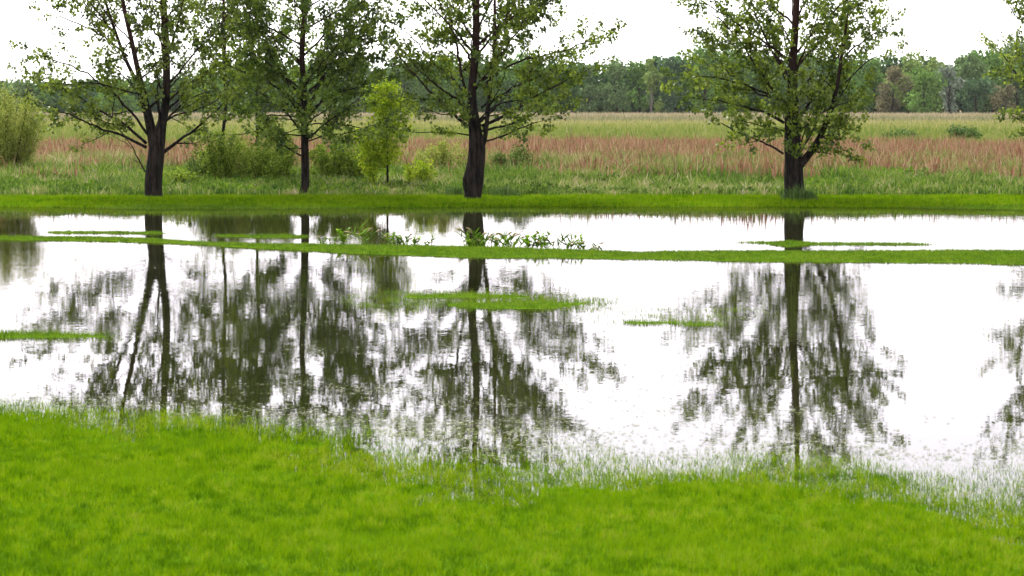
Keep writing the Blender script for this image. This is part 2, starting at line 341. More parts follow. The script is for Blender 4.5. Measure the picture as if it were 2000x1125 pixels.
meadow('lime_weeds', 55.2, 66, 260, lambda X, Y: hw(X, Y) * .95, .035, M_LIME, 'lime green leafy weeds low behind the poplars', lean=.6,
       mask=lambda X, Y: fbm(X * .4, Y * .4, 71) + .12 * (np.abs(px_(X, Y) - 520) < 260) - .06 * (px_(X, Y) > 1100) > .50)
meadow('reddish_grass', 60, 108, 95, lambda X, Y: .80 * (.45 + 1.0 * fbm(X * 1.0, Y * .5, 81, 4)), .035, M_PINK, 'reddish brown dead grass in a wide band across the meadow', lean=.22,
       mask=lambda X, Y: fbm(X * .12, Y * .08, 83) + np.interp(px_(X, Y), [0, 300, 700, 1000, 1250], [.08, .02, -.04, .1, .2]) - np.interp(Y, [60, 70], [.28, 0]) + .35 * (rng.random(len(X)) - .5) + .5 * (fbm(X * .6, Y * .22, 87) - .5) > .43 + .12 * (fbm(X * 1.2, Y * .4, 85) - .5) * 2)
meadow('green_meadow_grass', 72, 130, 42, lambda X, Y: np.interp(Y, [72, 100, 130], [.45, .6, .75]) * (.7 + .6 * fbm(X * .3, Y * .2, 91)), .045, M_YGRN,
       'green meadow grass behind the reddish band', lean=.3, tintf=lambda X, Y: np.interp(Y, [72, 110, 130], [.1, .1, .3]) + .5 * fbm(X * .2, Y * .1, 92))
meadow('yellow_green_grass', 125, 230, 12, lambda X, Y: .85 + 0 * X, .075, M_YGRN, 'yellow green grass in the far half of the meadow', lean=.25,
       tintf=lambda X, Y: np.interp(Y, [125, 230], [.34, .85]) + .3 * (fbm(X * .06, Y * .04, 93) - .5))
meadow('tan_grass', 220, 395, 3.0, lambda X, Y: 1.05 + 0 * X, .16, M_TAN, 'pale tan grass along the foot of the far wood', lean=.25,
       tintf=lambda X, Y: np.interp(Y, [220, 340], [.0, .6]))

# ------------------------------------------------------------------ tubes, branches, leaves
class Geo:
    def __init__(s): s.v = []; s.q = []; s.n = 0; s.t = []
    def tube(s, pts, rad, k=6, tint=.5, lump=0):
        P = np.asarray(pts, float); R = np.asarray(rad, float); m = len(P)
        T = np.gradient(P, axis=0); T /= np.linalg.norm(T, axis=1)[:, None] + 1e-9
        ref = np.array([0, 1, 0]) if abs(T[0][1]) < .9 else np.array([1, 0, 0])
        A = np.cross(T, ref); A /= np.linalg.norm(A, axis=1)[:, None] + 1e-9; B = np.cross(T, A)
        a = np.arange(k) * TAU / k
        rr = R[:, None] * np.ones(k)[None]
        if lump:
            rr = rr * (1 + lump * (vnoise(a[None] * 1.9 + P[0, 0], P[:, 2:3] * 2.2 + 0 * a[None], 5) - .5) + lump * .7 * np.cos(3 * a[None] + P[:, 2:3] * 1.3) * .5)
        ring = P[:, None] + rr[..., None] * (np.cos(a)[None, :, None] * A[:, None] + np.sin(a)[None, :, None] * B[:, None])
        s.v.append(ring.reshape(-1, 3)); s.t.append(np.full(m * k, tint))
        j = np.arange(m - 1)[:, None] * k; c = np.arange(k)[None]; c2 = (c + 1) % k
        s.q.append((np.stack([j + c, j + c2, j + k + c2, j + k + c], -1).reshape(-1, 4)) + s.n)
        s.n += m * k
    def build(s, name, mat, parent):
        if not s.v: return None
        return mesh_np(name, np.concatenate(s.v), [np.concatenate(s.q)], mat, parent, {'tint': np.concatenate(s.t)}, smooth=True)
def resample(pts, n):
    P = np.asarray(pts, float); d = np.r_[0, np.cumsum(np.linalg.norm(np.diff(P, axis=0), axis=1))]
    t = np.linspace(0, d[-1], n)
    Q = np.stack([np.interp(t, d, P[:, i]) for i in range(3)], -1)
    for _ in range(2):
        Q[1:-1] = Q[1:-1] * .5 + (Q[:-2] + Q[2:]) * .25
    return Q, d[-1]
def unit(v): return v / (np.linalg.norm(v) + 1e-9)
def grow_path(p, d, L, n, up=.12, wob=.18, r=None):
    pts = [p]; s = L / n
    for i in range(n):
        d = unit(d + np.array([0, 0, up]) * s * 1.5 + rng.normal(0, wob, 3) * math.sqrt(s))
        p = p + d * s; pts.append(p)
    return np.array(pts)
def side_dir(T, ang, az):
    ref = np.array([0, 0, 1.]) if abs(T[2]) < .9 else np.array([1., 0, 0])
    a = unit(np.cross(T, ref)); b = np.cross(T, a)
    return unit(T * math.cos(ang) + (a * math.cos(az) + b * math.sin(az)) * math.sin(ang))

def leaves_mesh(name, pts, sizes, mat, parent, narrow=.9, tints=None, hang=.35):
    P = np.asarray(pts, float); N = len(P); S = np.asarray(sizes)[:, None]
    d = rng.normal(0, 1, (N, 3)); d[:, 2] -= hang * 2; d /= np.linalg.norm(d, axis=1)[:, None]
    q = rng.normal(0, 1, (N, 3)); a = np.cross(d, q); a /= np.linalg.norm(a, axis=1)[:, None]; nn = np.cross(d, a)
    fold = nn * S * .12
    base = P; l = P + d * S * .38 + a * S * narrow * .5 + fold; r_ = P + d * S * .38 - a * S * narrow * .5 + fold; tip = P + d * S
    V = np.stack([base, l, tip, r_], 1).reshape(-1, 3); b = np.arange(N)[:, None] * 4
    f = [np.concatenate([b, b + 1, b + 2], 1), np.concatenate([b, b + 2, b + 3], 1)]
    if tints is None: tints = rng.random(N)
    return mesh_np(name, V, f, mat, parent, {'tint': np.repeat(tints, 4)})

class TreeB:
    def __init__(s, leaf=.078, dens=1.0, subs=1.0): s.lp = []; s.lt = []; s.leaf = leaf; s.dens = dens; s.subs = subs
    def twig(s, G, p, d, L, r, leafy=True):
        Q = grow_path(p, d, L, 3, up=.1, wob=.35)
        G.tube(Q, np.linspace(r, r * .4, 4), 3)
        if not leafy: return
        n = max(3, int(L * 118 * s.dens)); t = rng.uniform(.15, 1.05, n) * 3
        i = np.clip(t.astype(int), 0, 2); P = Q[i] + (Q[i + 1] - Q[i]) * (t - i)[:, None] + rng.normal(0, .05, (n, 3))
        s.lp.append(P); s.lt.append(np.clip(rng.normal(.45 + rng.normal(0, .2), .24, n), 0, 1))
    def sub(s, G, p, d, L, r, leafy=True, depth=0):
        n = 5; Q = grow_path(p, d, L, n, up=.22, wob=.22)
        G.tube(Q, np.linspace(r, max(r * .35, .002), n + 1), 4)
        k = max(2, int(L * 7.5 * s.subs))
        for t in np.linspace(.22, 1.0, k):
            f = t * n; i = min(int(f), n - 1); q = Q[i] + (Q[i + 1] - Q[i]) * (f - i); T = unit(Q[i + 1] - Q[i])
            dd = side_dir(T, rng.uniform(.4, 1.0), rng.uniform(0, TAU)) if t < .97 else T
            if depth < 1 and L > .8 and rng.random() < .35:
                s.sub(G, q, dd, L * rng.uniform(.3, .5), r * .45, leafy, depth + 1)
            else:
                s.twig(G, q, dd, rng.uniform(.16, .42), max(r * .35, .0025), leafy)
    def limb(s, pts, r0, r1, parent, start=.22, leafy=True, dens=3.4, slen=.42, k=7, name='branch', mat=None):
        G = Geo(); n = max(8, int(len(pts) * 3)); Q, L = resample(pts, n)
        Q[2:-1] += rng.normal(0, .012 * L / 2, (n - 3, 3))
        G.tube(Q, r0 + (r1 - r0) * np.linspace(0, 1, n) ** .8, k)
        cnt = int(L * dens * s.subs); az = rng.uniform(0, TAU)
        for t in np.linspace(start, 1, max(cnt, 2)):
            f = t * (n - 1); i = min(int(f), n - 2); q = Q[i] + (Q[i + 1] - Q[i]) * (f - i); T = unit(Q[i + 1] - Q[i]); az += 2.4
            rr = (r0 + (r1 - r0) * t)
            if t > .97: dd = T; l = L * slen * .5
            else: dd = side_dir(T, rng.uniform(.55, .95), az + rng.normal(0, .4)); l = L * slen * (1.05 - .6 * t) * rng.uniform(.7, 1.2)
            l = min(max(l, .35), 1.5)
            s.sub(G, q, dd, l, max(min(rr * .45, .02), .005), leafy)
        G.build(name, mat or M_BARK, parent)
    def crown(s, parent, mat):
        P = np.concatenate(s.lp); t = np.concatenate(s.lt)
        leaves_mesh('crown', P, s.leaf * rng.uniform(.6, 1.25, len(P)), mat, parent, tints=t)
        return len(P)

def tree(label, Y, base, stems, limbs, leafmat, top, autos, seed, dens=1, subs=1, leaf=.078, group='poplars in a row along the bank', bare=(), trunk_k=16, auto_r=(1.3, 2.1), auto_from=1.5, name='poplar_tree'):
    """stems: [(px,py,width_px)...] polylines; limbs: (points in px, r0 px, r1 px, depth in m at tip)"""
    global rng
    rng = np.random.default_rng(seed)
    X0 = pxX(base[0], Y); z0 = float(terrain(np.array([X0]), np.array([Y]))[0])
    root = thing(name, label, 'tree', (X0, Y, z0), group)
    sc_ = Y / F
    def loc(px, py, dy=0): return np.array([pxX(px, Y) - X0, dy, pyZ(py, Y) - z0])
    tb = TreeB(leaf, dens, subs)
    G = Geo(); paths = []
    for st in stems:
        P = np.array([loc(a[0], a[1], a[3] if len(a) > 3 else 0) for a in st]); R = np.array([a[2] * sc_ / 2 * .88 for a in st])
        if st is stems[0]:
            P[0, 2] = -.08; P = np.insert(P, 1, P[0] * .75 + P[1] * .25, 0); R = np.insert(R, 1, R[1] * 1.02); R[0] *= 1.16
        n = max(14, int(np.linalg.norm(np.diff(P, axis=0), axis=1).sum() * 6)); d = np.r_[0, np.cumsum(np.linalg.norm(np.diff(P, axis=0), axis=1))]
        Q, L = resample(P, n); RR = np.interp(np.linspace(0, d[-1], n), d, R)
        Q[2:, :2] += (np.stack([vnoise(Q[2:, 2] * .9, Q[2:, 2] * 0 + seed, 2), vnoise(Q[2:, 2] * .9, Q[2:, 2] * 0 + seed, 4)], -1) - .5) * .08 * (0 if False else 1)
        G.tube(Q, RR, trunk_k, lump=.16); paths.append((Q, RR))
    G.build('trunk', M_BARK, root)
    for lb in limbs:
        pts, r0, r1, dy = lb[:4]; opt = lb[4] if len(lb) > 4 else {}
        m = len(pts); P = [loc(a[0], a[1], dy * (i / (m - 1)) ** 1.0 + (opt.get('y0', 0))) for i, a in enumerate(pts)]
        tb.limb(P, r0 * .82 * sc_ / 2, r1 * sc_ / 2, root, **{k: v for k, v in opt.items() if k != 'y0'})
    for (Q, RR) in paths:
        if Q[-1, 2] < 2.5: continue
        zs = Q[:, 2]; zt = zs[-1]
        cnt = int(autos * (zt - max(zs[0], auto_from)) / (top - auto_from)) + 1
        az = rng.uniform(0, TAU)
        for z in np.linspace(max(zs[0] + .3, auto_from), zt - .15, max(cnt, 2)):
            i = min(int(np.searchsorted(zs, z)), len(zs) - 1); p = Q[i]; r = RR[i]; az += 2.4 + rng.normal(0, .3)
            fr = (z - auto_from) / (zt - auto_from + .01)
            L = (auto_r[1] + (auto_r[0] - auto_r[1]) * abs(fr * 1.6 - .5)) * rng.uniform(.75, 1.15) * (1.0 if fr < .75 else .65)
            el = rng.uniform(.55, .95)
            d0 = np.array([math.cos(az) * math.cos(el), math.sin(az) * math.cos(el), math.sin(el)])
            P = grow_path(p, d0, L, 6, up=.10, wob=.14)
            tb.limb(P, max(r * .38, .012), .004, root, start=.28, dens=3.0)
    nl = tb.crown(root, leafmat)
    return root

T1 = tree('wide poplar forking low into several stems, leftmost tree of the bank row', 54.2, (301, 386),
    [[(301, 386, 40), (300, 340, 37), (302, 300, 36), (304, 275, 34), (316, 240, 20), (325, 200, 18), (326, 150, 17), (324, 100, 16), (322, 0, 14), (318, -120, 11), (322, -260, 6), (320, -360, 2)],
     [(301, 320, 24), (296, 270, 22), (292, 235, 20, -.1), (284, 185, 15, -.2), (274, 140, 12, -.3), (262, 80, 10, -.4), (248, 0, 8, -.5), (236, -90, 6, -.6), (222, -190, 2, -.6)],
     [(286, 190, 9, -.2), (262, 150, 9, .0), (240, 110, 8, .1), (222, 60, 7, .2), (204, 0, 6, .3), (180, -80, 4, .4), (165, -150, 1.5, .4)]],
    [([(286, 288), (250, 268), (205, 252), (150, 226), (105, 205)], 8, 2, -.8), ([(286, 280), (240, 240), (190, 215), (130, 180), (70, 150)], 8, 2, .5),
     ([(288, 262), (262, 225), (225, 180), (170, 140), (90, 110)], 7, 2, -.3), ([(318, 298), (352, 275), (395, 245), (440, 205)], 10, 2, -.6),
     ([(326, 200), (362, 162), (405, 138), (455, 105)], 6, 2, .7), ([(322, 240), (345, 215), (380, 190), (420, 180)], 6, 2, -1.0),
     ([(284, 336), (266, 300), (255, 275), (240, 262)], 4, 1.5, -.3, dict(leafy=False, dens=1.2)), ([(258, 290), (248, 278), (236, 272)], 2, 1, -.3, dict(leafy=False, dens=1.0)),
     ([(250, 110), (200, 70), (150, 45), (110, 30)], 6, 2, .2), ([(325, 120), (345, 60), (362, 0), (380, -60)], 6, 2, -.4), ([(225, 70), (190, 20), (150, -30)], 4, 2, -.3), ([(222,60),(160,10),(130,-60)],4,2,.4),
     ([(283, 185), (240, 175), (190, 160), (140, 165)], 5, 2, -1.1), ([(325, 170), (372, 110), (420, 60), (450, 20)], 6, 2, .2), ([(300, 250), (340, 225), (395, 210), (450, 170)], 6, 2, .9)],
    M_LEAF[0], 8.2, 18, 101, dens=.95, subs=.8)
T2 = tree('slender single-stemmed poplar with a dense dark crown, second in the bank row', 55.0, (593, 383),
    [[(593, 383, 22), (594, 330, 18), (593, 270, 16), (590, 200, 14), (592, 100, 12), (594, 0, 11), (590, -140, 8), (592, -280, 5), (590, -380, 2)]],
    [([(588, 304), (560, 288), (535, 270), (500, 240)], 5, 1.5, -.4), ([(598, 275), (630, 245), (668, 222), (705, 190)], 6, 1.5, -.5), ([(588, 240), (570, 190), (558, 130), (535, 70)], 5, 1.5, -.5),
     ([(590, 260), (560, 220), (520, 190), (480, 170)], 6, 1.5, .7), ([(594, 240), (630, 190), (670, 150), (720, 120)], 6, 1.5, .4), ([(592, 200), (560, 150), (510, 110), (470, 90)], 6, 1.5, -.6),
     ([(592, 190), (640, 140), (690, 90), (740, 60)], 6, 1.5, -.2), ([(592, 130), (540, 80), (495, 30), (470, -20)], 6, 1.5, .3), ([(592, 110), (640, 60), (690, 10), (720, -50)], 6, 1.5, .6),
     ([(592, 265), (610, 235), (640, 215), (655, 205)], 5, 1.5, -1.2), ([(592, 235), (575, 205), (548, 195), (520, 200)], 5, 1.5, -1.3), ([(592, 215), (620, 170), (645, 120), (660, 60)], 5, 1.5, 1.2), ([(592, 225), (650, 185), (710, 165), (765, 150)], 5, 1.5, -.5), ([(592, 170), (650, 120), (710, 85), (765, 60)], 5, 1.5, .3), ([(592, 210), (530, 160), (470, 140), (430, 120)], 5, 1.5, .2), ([(592, 90), (520, 50), (470, 10), (430, -30)], 5, 1.5, -.2), ([(592, 60), (660, 20), (720, 0), (765, -30)], 5, 1.5, -.2), ([(592, 280), (635, 262), (680, 262), (725, 245)], 4, 1.5, .6), ([(592, 265), (560, 262), (520, 255), (470, 262)], 4, 1.5, -.5), ([(592, 245), (640, 240), (690, 245), (735, 262)], 4, 1.5, -.4), ([(590, 290), (575, 290), (560, 285)], 3, 1, -.7), ([(594, 255), (620, 262), (650, 275)], 3, 1, -.9), ([(590, 230), (545, 225), (500, 225), (460, 215)], 4, 1.5, .4), ([(592, 250), (575, 255), (550, 262)], 3, 1, -1.2)],
    M_LEAF[1], 8.4, 32, 202, dens=.92, subs=.95, auto_r=(1.7, 2.5), auto_from=1.6)
T3 = tree('stout poplar with a swollen burl low on its trunk and spreading limbs', 54.0, (924, 390),
    [[(924, 390, 38), (923, 362, 34), (922, 345, 38), (926, 318, 33), (929, 280, 32), (928, 250, 28), (923, 200, 22), (924, 160, 18), (928, 100, 17), (932, 0, 14), (930, -120, 10), (934, -260, 6), (932, -370, 2)],
     [(916, 386, 16), (913, 368, 20), (912, 352, 23), (916, 335, 18), (921, 318, 12)], [(932, 388, 18, -.03), (936, 350, 18, -.05), (939, 315, 16, -.04), (941, 285, 14, -.02), (938, 262, 8, 0)],
     [(940, 300, 10), (948, 262, 10, -.1), (955, 220, 9, -.2), (962, 150, 8, -.3), (966, 60, 7, -.3), (968, -20, 5, -.4), (972, -120, 2, -.4)]],
    [([(914, 248), (880, 215), (845, 185), (805, 140), (775, 100)], 9, 2, -.6), ([(916, 264), (885, 258), (850, 258), (812, 258)], 4, 1.5, -.3, dict(dens=2.0)), ([(912, 190), (902, 150), (893, 100), (880, 40), (870, -40)], 8, 3, .3),
     ([(912, 185), (880, 150), (848, 125), (815, 85), (790, 60)], 7, 2, .5), ([(942, 246), (990, 226), (1040, 190), (1090, 165), (1140, 140)], 9, 2, -.4), ([(942, 256), (985, 246), (1030, 230), (1075, 200)], 7, 2, .5),
     ([(942, 278), (975, 268), (1010, 252), (1050, 238)], 5, 2, -.7), ([(944, 175), (975, 120), (1000, 75), (1025, 40), (1048, -10)], 8, 2, -.2), ([(936, 160), (990, 130), (1050, 110), (1120, 95), (1165, 75)], 7, 2, .3),
     ([(930, 110), (890, 60), (850, 20), (810, -20)], 7, 2, -.4), ([(932, 90), (985, 40), (1040, 10), (1090, -10)], 7, 2, .5), ([(932, 60), (960, 0), (1000, -60)], 6, 2, .2),
     ([(925, 230), (900, 215), (870, 225), (840, 215)], 5, 1.5, -1.2), ([(935, 235), (965, 205), (1000, 195), (1045, 205)], 5, 1.5, -1.3), ([(940, 210), (1000, 170), (1070, 145), (1110, 120)], 6, 2, .9), ([(966, 60), (1020, 20), (1080, 5), (1120, -30)], 5, 2, -.5)],
    M_LEAF[2], 8.2, 20, 303, dens=1.0, subs=.85)
T4 = tree('broad rounded poplar with a thick trunk and one low curving right limb', 54.0, (1552, 390),
    [[(1553, 390, 48), (1552, 350, 44), (1550, 310, 40), (1547, 270, 36), (1546, 220, 30), (1546, 170, 24), (1548, 120, 18), (1554, 50, 15), (1560, -20, 13), (1556, -140, 9), (1560, -260, 5), (1558, -350, 2)],
     [(1560, 325, 20, -.05), (1575, 306, 17, -.1), (1591, 286, 15, -.2), (1606, 250, 12, -.25), (1622, 205, 11, -.3), (1632, 160, 9, -.3), (1640, 110, 7, -.3), (1650, 50, 5, -.3), (1662, -20, 2, -.3)]],
    [([(1530, 300), (1500, 282), (1465, 268), (1435, 258), (1405, 240)], 6, 2, -.5), ([(1532, 240), (1495, 218), (1450, 208), (1400, 195), (1355, 190)], 8, 2, .3), ([(1540, 225), (1500, 165), (1465, 110), (1430, 60), (1390, 30)], 9, 2, -.3),
     ([(1536, 210), (1480, 175), (1420, 155), (1360, 150)], 7, 2, -.7), ([(1552, 240), (1580, 205), (1605, 170), (1635, 120), (1660, 80)], 8, 2, .4), ([(1548, 160), (1510, 100), (1480, 40), (1460, -30)], 7, 2, .3),
     ([(1550, 140), (1590, 90), (1640, 50), (1690, 30)], 7, 2, .5), ([(1640, 120), (1670, 90), (1700, 70), (1730, 50)], 5, 2, -.2), ([(1550, 110), (1600, 50), (1650, 0), (1700, -30)], 7, 2, -.2), ([(1630, 180), (1665, 150), (1690, 120), (1715, 110)], 5, 2, .1),
     ([(1545, 120), (1490, 80), (1430, 40), (1370, 0)], 7, 2, .2), ([(1545, 265), (1515, 250), (1480, 245), (1440, 235)], 5, 1.5, -1.1), ([(1555, 255), (1580, 240), (1600, 215), (1640, 200)], 5, 1.5, -1.2), ([(1600, 270), (1622, 262), (1640, 250), (1652, 235)], 4, 1.5, -.3),
     ([(1590, 290), (1610, 285), (1632, 272)], 3, 1.5, -.4, dict(start=.1, dens=6)), ([(1582, 298), (1600, 296), (1618, 300)], 3, 1.5, -.3, dict(start=.1, dens=6)), ([(1562, 300), (1580, 268), (1592, 235), (1600, 205)], 4, 1.5, -.7, dict(start=.1, dens=5)), ([(1600, 268), (1618, 272), (1640, 290)], 3, 1.5, -.5, dict(start=.1, dens=6)), ([(1556, 300), (1566, 270), (1574, 240), (1585, 200)], 4, 1.5, -.4, dict(start=.1, dens=5)), ([(1612, 240), (1632, 245), (1655, 262)], 3, 1.5, -.3, dict(dens=5)), ([(1548, 300), (1543, 270), (1530, 240), (1520, 215)], 4, 1.5, -.8, dict(start=.1, dens=5)), ([(1548, 285), (1540, 250), (1535, 215), (1515, 190)], 5, 2, -1.2), ([(1612, 245), (1638, 225), (1655, 200), (1668, 180)], 4, 1.5, -.6), ([(1545, 200), (1500, 190), (1440, 150), (1400, 110)], 6, 2, .9)],
    M_LEAF[2], 8.0, 24, 404, dens=1.05, subs=.9, auto_r=(.95, 1.75))
T5 = tree('partly seen poplar whose leafy boughs enter at the right edge of the frame', 54.0, (2135, 390),
    [[(2135, 390, 44), (2135, 300, 38), (2140, 220, 28), (2135, 120, 18), (2138, 0, 14), (2135, -150, 9), (2138, -320, 2)]],
    [([(2130, 260), (2080, 230), (2030, 190), (1985, 150), (1955, 110)], 8, 2, -.3), ([(2130, 290), (2080, 280), (2040, 262), (2005, 240)], 6, 2, .3), ([(2132, 180), (2080, 130), (2020, 70), (1975, 10)], 8, 2, .2),
     ([(2135, 250), (2190, 220), (2240, 170)], 8, 2, .4), ([(2132, 150), (2080, 60), (2020, -10), (1960, -50)], 7, 2, -.3)],
    M_LEAF[0], 8.0, 20, 505, dens=.9, subs=.8)
T6 = tree('thin pale poplar stem standing behind between the first two bank trees', 60.0, (438, 372),
    [[(438, 372, 8), (438, 250, 7), (437, 120, 7), (436, 0, 6), (434, -140, 4), (436, -260, 1.5)]],
    [([(438, 200), (415, 160), (395, 120)], 4, 1.5, .3), ([(438, 180), (465, 130), (485, 80)], 4, 1.5, -.3), ([(437, 100), (405, 50), (380, 10)], 4, 1.5, -.4), ([(437, 80), (470, 30), (500, -20)], 4, 1.5, .4)],
    M_LEAF[0], 7.0, 20, 606, dens=1.0, subs=.9, auto_r=(1.0, 1.5), group='slender poplars behind the bank row')
T7 = tree('thin leafy poplar stem close behind the left side of the dense second tree', 61.0, (503, 370),
    [[(503, 370, 7), (503, 250, 6), (505, 120, 6), (503, 0, 5), (500, -140, 4), (502, -260, 1.5)]],
    [([(503, 210), (478, 170), (460, 120)], 4, 1.5, .3), ([(503, 180), (530, 130), (550, 80)], 4, 1.5, -.3), ([(503, 100), (475, 50), (450, 10)], 4, 1.5, -.4)],
    M_LEAF[1], 7.0, 22, 707, dens=1.1, subs=.9, auto_r=(1.0, 1.5), group='slender poplars behind the bank row')

# ------------------------------------------------------------------ broad-leaved weeds among the meadow grass
def leafy_weeds(name, N, y0, y1, hmax, size, mat, label, mask):
    X, Y = scatter(y0, y1, N, 1.2, 1); k = mask(X, Y); X, Y = X[k], Y[k]
    top = hmax * (.3 + 1.1 * fbm(X * 1.6, Y * 1.1, 131, 4)) * np.interp(Y, [y0, y0 + 2, 62], [.5, .75, 1.1]); Z = terrain(X, Y) + top * np.sqrt(rng.random(len(X)))
    o = leaves_mesh(name, np.stack([X, Y, Z], -1), size * rng.uniform(.6, 1.4, len(X)), mat, None, .7, hang=-.2, tints=np.clip(.5 + (fbm(X * 2, Y * 2, 133) - .5) * 1.2 + rng.normal(0, .2, len(X)), 0, 1))
    return tag(o, label, 'weeds', kind='stuff')
rng = np.random.default_rng(61)
leafy_weeds('leafy_weeds', 240, 55.4, 68, .36, .10, M_LIME, 'lush lime green broad-leaved weeds behind the left three poplars', lambda X, Y: (fbm(X * .5, Y * .6, 135) + .16 * np.exp(-((px_(X, Y) - 560) / 320) ** 2)) > .56)
leafy_weeds('nettle_patch', 200, 55.2, 66, .34, .09, M_SHRUB, 'darker green broad-leaved weeds in patches along the meadow front', lambda X, Y: fbm(X * .55, Y * .6, 137) > .56)

# ------------------------------------------------------------------ shrubs and sapling
def shrub(name, label, cat, px, Y, width, height, nst, leafmat, leaf, seed, narrow=.6, nleaf=2200, group=None, stem_r=.012, low=.1, upright=.5, bark=None, zt=1.0):
    global rng
    rng = np.random.default_rng(seed)
    X0 = pxX(px, Y); z0 = float(terrain(np.array([X0]), np.array([Y]))[0]); root = thing(name, label, cat, (X0, Y, z0), group)
    G = Geo(); LP = []
    for s in range(nst):
        az = rng.uniform(0, TAU); r = width / 2 * math.sqrt(rng.uniform(0, 1)) * .9; hh = height * rng.uniform(.65, 1.0) * (1 - .35 * (r / (width / 2)) ** 2)
        p0 = np.array([math.cos(az) * r * .2, math.sin(az) * r * .2, -.03]); p1 = np.array([math.cos(az) * r * .6, math.sin(az) * r * .6, hh * upright]); p2 = np.array([math.cos(az) * r, math.sin(az) * r, hh])
        Q, L_ = resample([p0, p1, p2], 9); G.tube(Q, np.linspace(stem_r, stem_r * .3, 9), 5)
        k = max(4, int(L_ * 7))
        for t in np.linspace(.25, 1, k):
            f = t * 8; i = min(int(f), 7); q = Q[i] + (Q[i + 1] - Q[i]) * (f - i); T = unit(Q[i + 1] - Q[i])
            l = rng.uniform(.12, .3) * height ** .5 * (1.2 - .4 * t); W = grow_path(q, side_dir(T, rng.uniform(.4, 1.1), rng.uniform(0, TAU)), l, 3, up=.4, wob=.3)
            G.tube(W, [stem_r * .3, stem_r * .25, stem_r * .2, stem_r * .15], 3)
            m_ = max(3, int(1.7 * nleaf / nst / k)); u = rng.uniform(0, 3, m_); ii = np.clip(u.astype(int), 0, 2)
            LP.append(W[ii] + (W[ii + 1] - W[ii]) * (u - ii)[:, None] + rng.normal(0, leaf * .7, (m_, 3)))
    G.build('stem', bark or M_TWIG, root)
    P = np.concatenate(LP); P = P[P[:, 2] > low * height * .5]
    leaves_mesh('foliage', P, leaf * rng.uniform(.6, 1.3, len(P)), leafmat, root, narrow, hang=.0)
    return root
# sapling: one leader with tiered side shoots
def sapling(label, px, Y, height, width, seed):
    global rng
    rng = np.random.default_rng(seed)
    X0 = pxX(px, Y); z0 = float(terrain(np.array([X0]), np.array([Y]))[0]); root = thing('young_tree', label, 'tree', (X0, Y, z0))
    G = Geo(); LP = []; Q = grow_path(np.array([0, 0, -.03]), np.array([0, 0, 1.]), height * .95, 12, wob=.05); G.tube(Q, np.linspace(.03, .006, 13), 6)
    Q2 = grow_path(np.array([-.25, .1, -.03]), np.array([-.25, 0, 1.]), height * .5, 8, wob=.12); G.tube(Q2, np.linspace(.018, .005, 9), 5)
    az = 0
    for (S, zf) in ((Q, height), (Q2, height * .6)):
        for t in np.linspace(.25, 1, 26 if S is Q else 9):
            f = t * (len(S) - 1); i = min(int(f), len(S) - 2); q = S[i] + (S[i + 1] - S[i]) * (f - i); az += 2.4
            env = width / 2 * (1 - ((t - .5) / .62) ** 2) * rng.uniform(.6, 1.15)
            W = grow_path(q, np.array([math.cos(az), math.sin(az), .7]), max(env, .15) * (1 if S is Q else .7), 5, up=.3, wob=.2)
            G.tube(W, np.linspace(.008, .003, 6), 4)
            for j in range(1, 6):
                for _ in range(3):
                    V_ = grow_path(W[j], side_dir(unit(W[j] - W[j - 1]), .9, rng.uniform(0, TAU)), rng.uniform(.12, .25), 2, wob=.2)
                    LP.append(V_[rng.integers(0, 3, 12)] + rng.normal(0, .06, (12, 3)))
    G.build('trunk', M_TWIG, root); P = np.concatenate(LP)
    leaves_mesh('crown', P, .085 * rng.uniform(.6, 1.2, len(P)), M_SAPL, root, .55, hang=.3)
sapling('yellow green sapling with a slim stem, just left of the burled poplar', 757, 57.0, 2.6, 1.55, 11)
sh = 'shrubs behind the bank trees'
shrub('shrub', 'low yellow green bush between the sapling and the burled poplar', 'bush', 815, 57.5, .8, .8, 16, M_SAPL, .06, 12, nleaf=1200, group=sh)
shrub('willow_bush', 'feathery pale green willow bush at the left edge of the frame', 'bush', 14, 64, 2.3, 2.75, 40, M_WILLOW, .085, 13, narrow=.28, nleaf=9000, upright=.45, group=sh)
shrub('willow_bush', 'round grey green willow bush in the gap between the first two poplars', 'bush', 470, 61, 1.7, 1.35, 26, M_WILLOW, .07, 14, narrow=.3, nleaf=5000, group=sh)
shrub('shrub', 'loose green bush right behind the slender second poplar', 'bush', 650, 60, 1.6, 1.3, 22, M_FRESH, .07, 15, nleaf=3500, group=sh)
shrub('shrub', 'loose pale bush behind the left side of the slender second poplar', 'bush', 545, 60.5, 1.4, 1.35, 18, M_FRESH, .07, 16, narrow=.4, nleaf=3500, group=sh)
shrub('shrub', 'tall loose fresh green bush rising behind the thin pale poplar stem', 'bush', 425, 59.5, 1.3, 1.55, 20, M_FRESH, .065, 121, narrow=.6, nleaf=2400, group=sh, low=.02)
shrub('shrub', 'fresh green bush between the rounded willow bush and the slender second trunk', 'bush', 512, 59.0, 1.4, 1.1, 20, M_FRESH, .065, 122, narrow=.6, nleaf=2400, group=sh, low=.02)
shrub('shrub', 'leafy green bush just left of the yellow green sapling', 'bush', 700, 60.5, 1.3, 1.25, 18, M_FRESH, .065, 123, narrow=.6, nleaf=2000, group=sh, low=.02)
shrub('shrub', 'low fresh green bush close behind the right side of the forked poplar', 'bush', 350, 58.0, .9, .6, 14, M_FRESH, .06, 124, narrow=.6, nleaf=1100, group=sh, low=.02)
shrub('shrub', 'straggly green bush behind the left side of the burled poplar', 'bush', 865, 64, 1.5, 1.15, 20, M_WILLOW, .07, 17, narrow=.5, nleaf=2600, group=sh)
shrub('shrub', 'low green bush just right of the burled poplar by the reddish grass', 'bush', 1010, 64, 1.3, .95, 18, M_SHRUB, .07, 18, narrow=.5, nleaf=2000, group=sh)
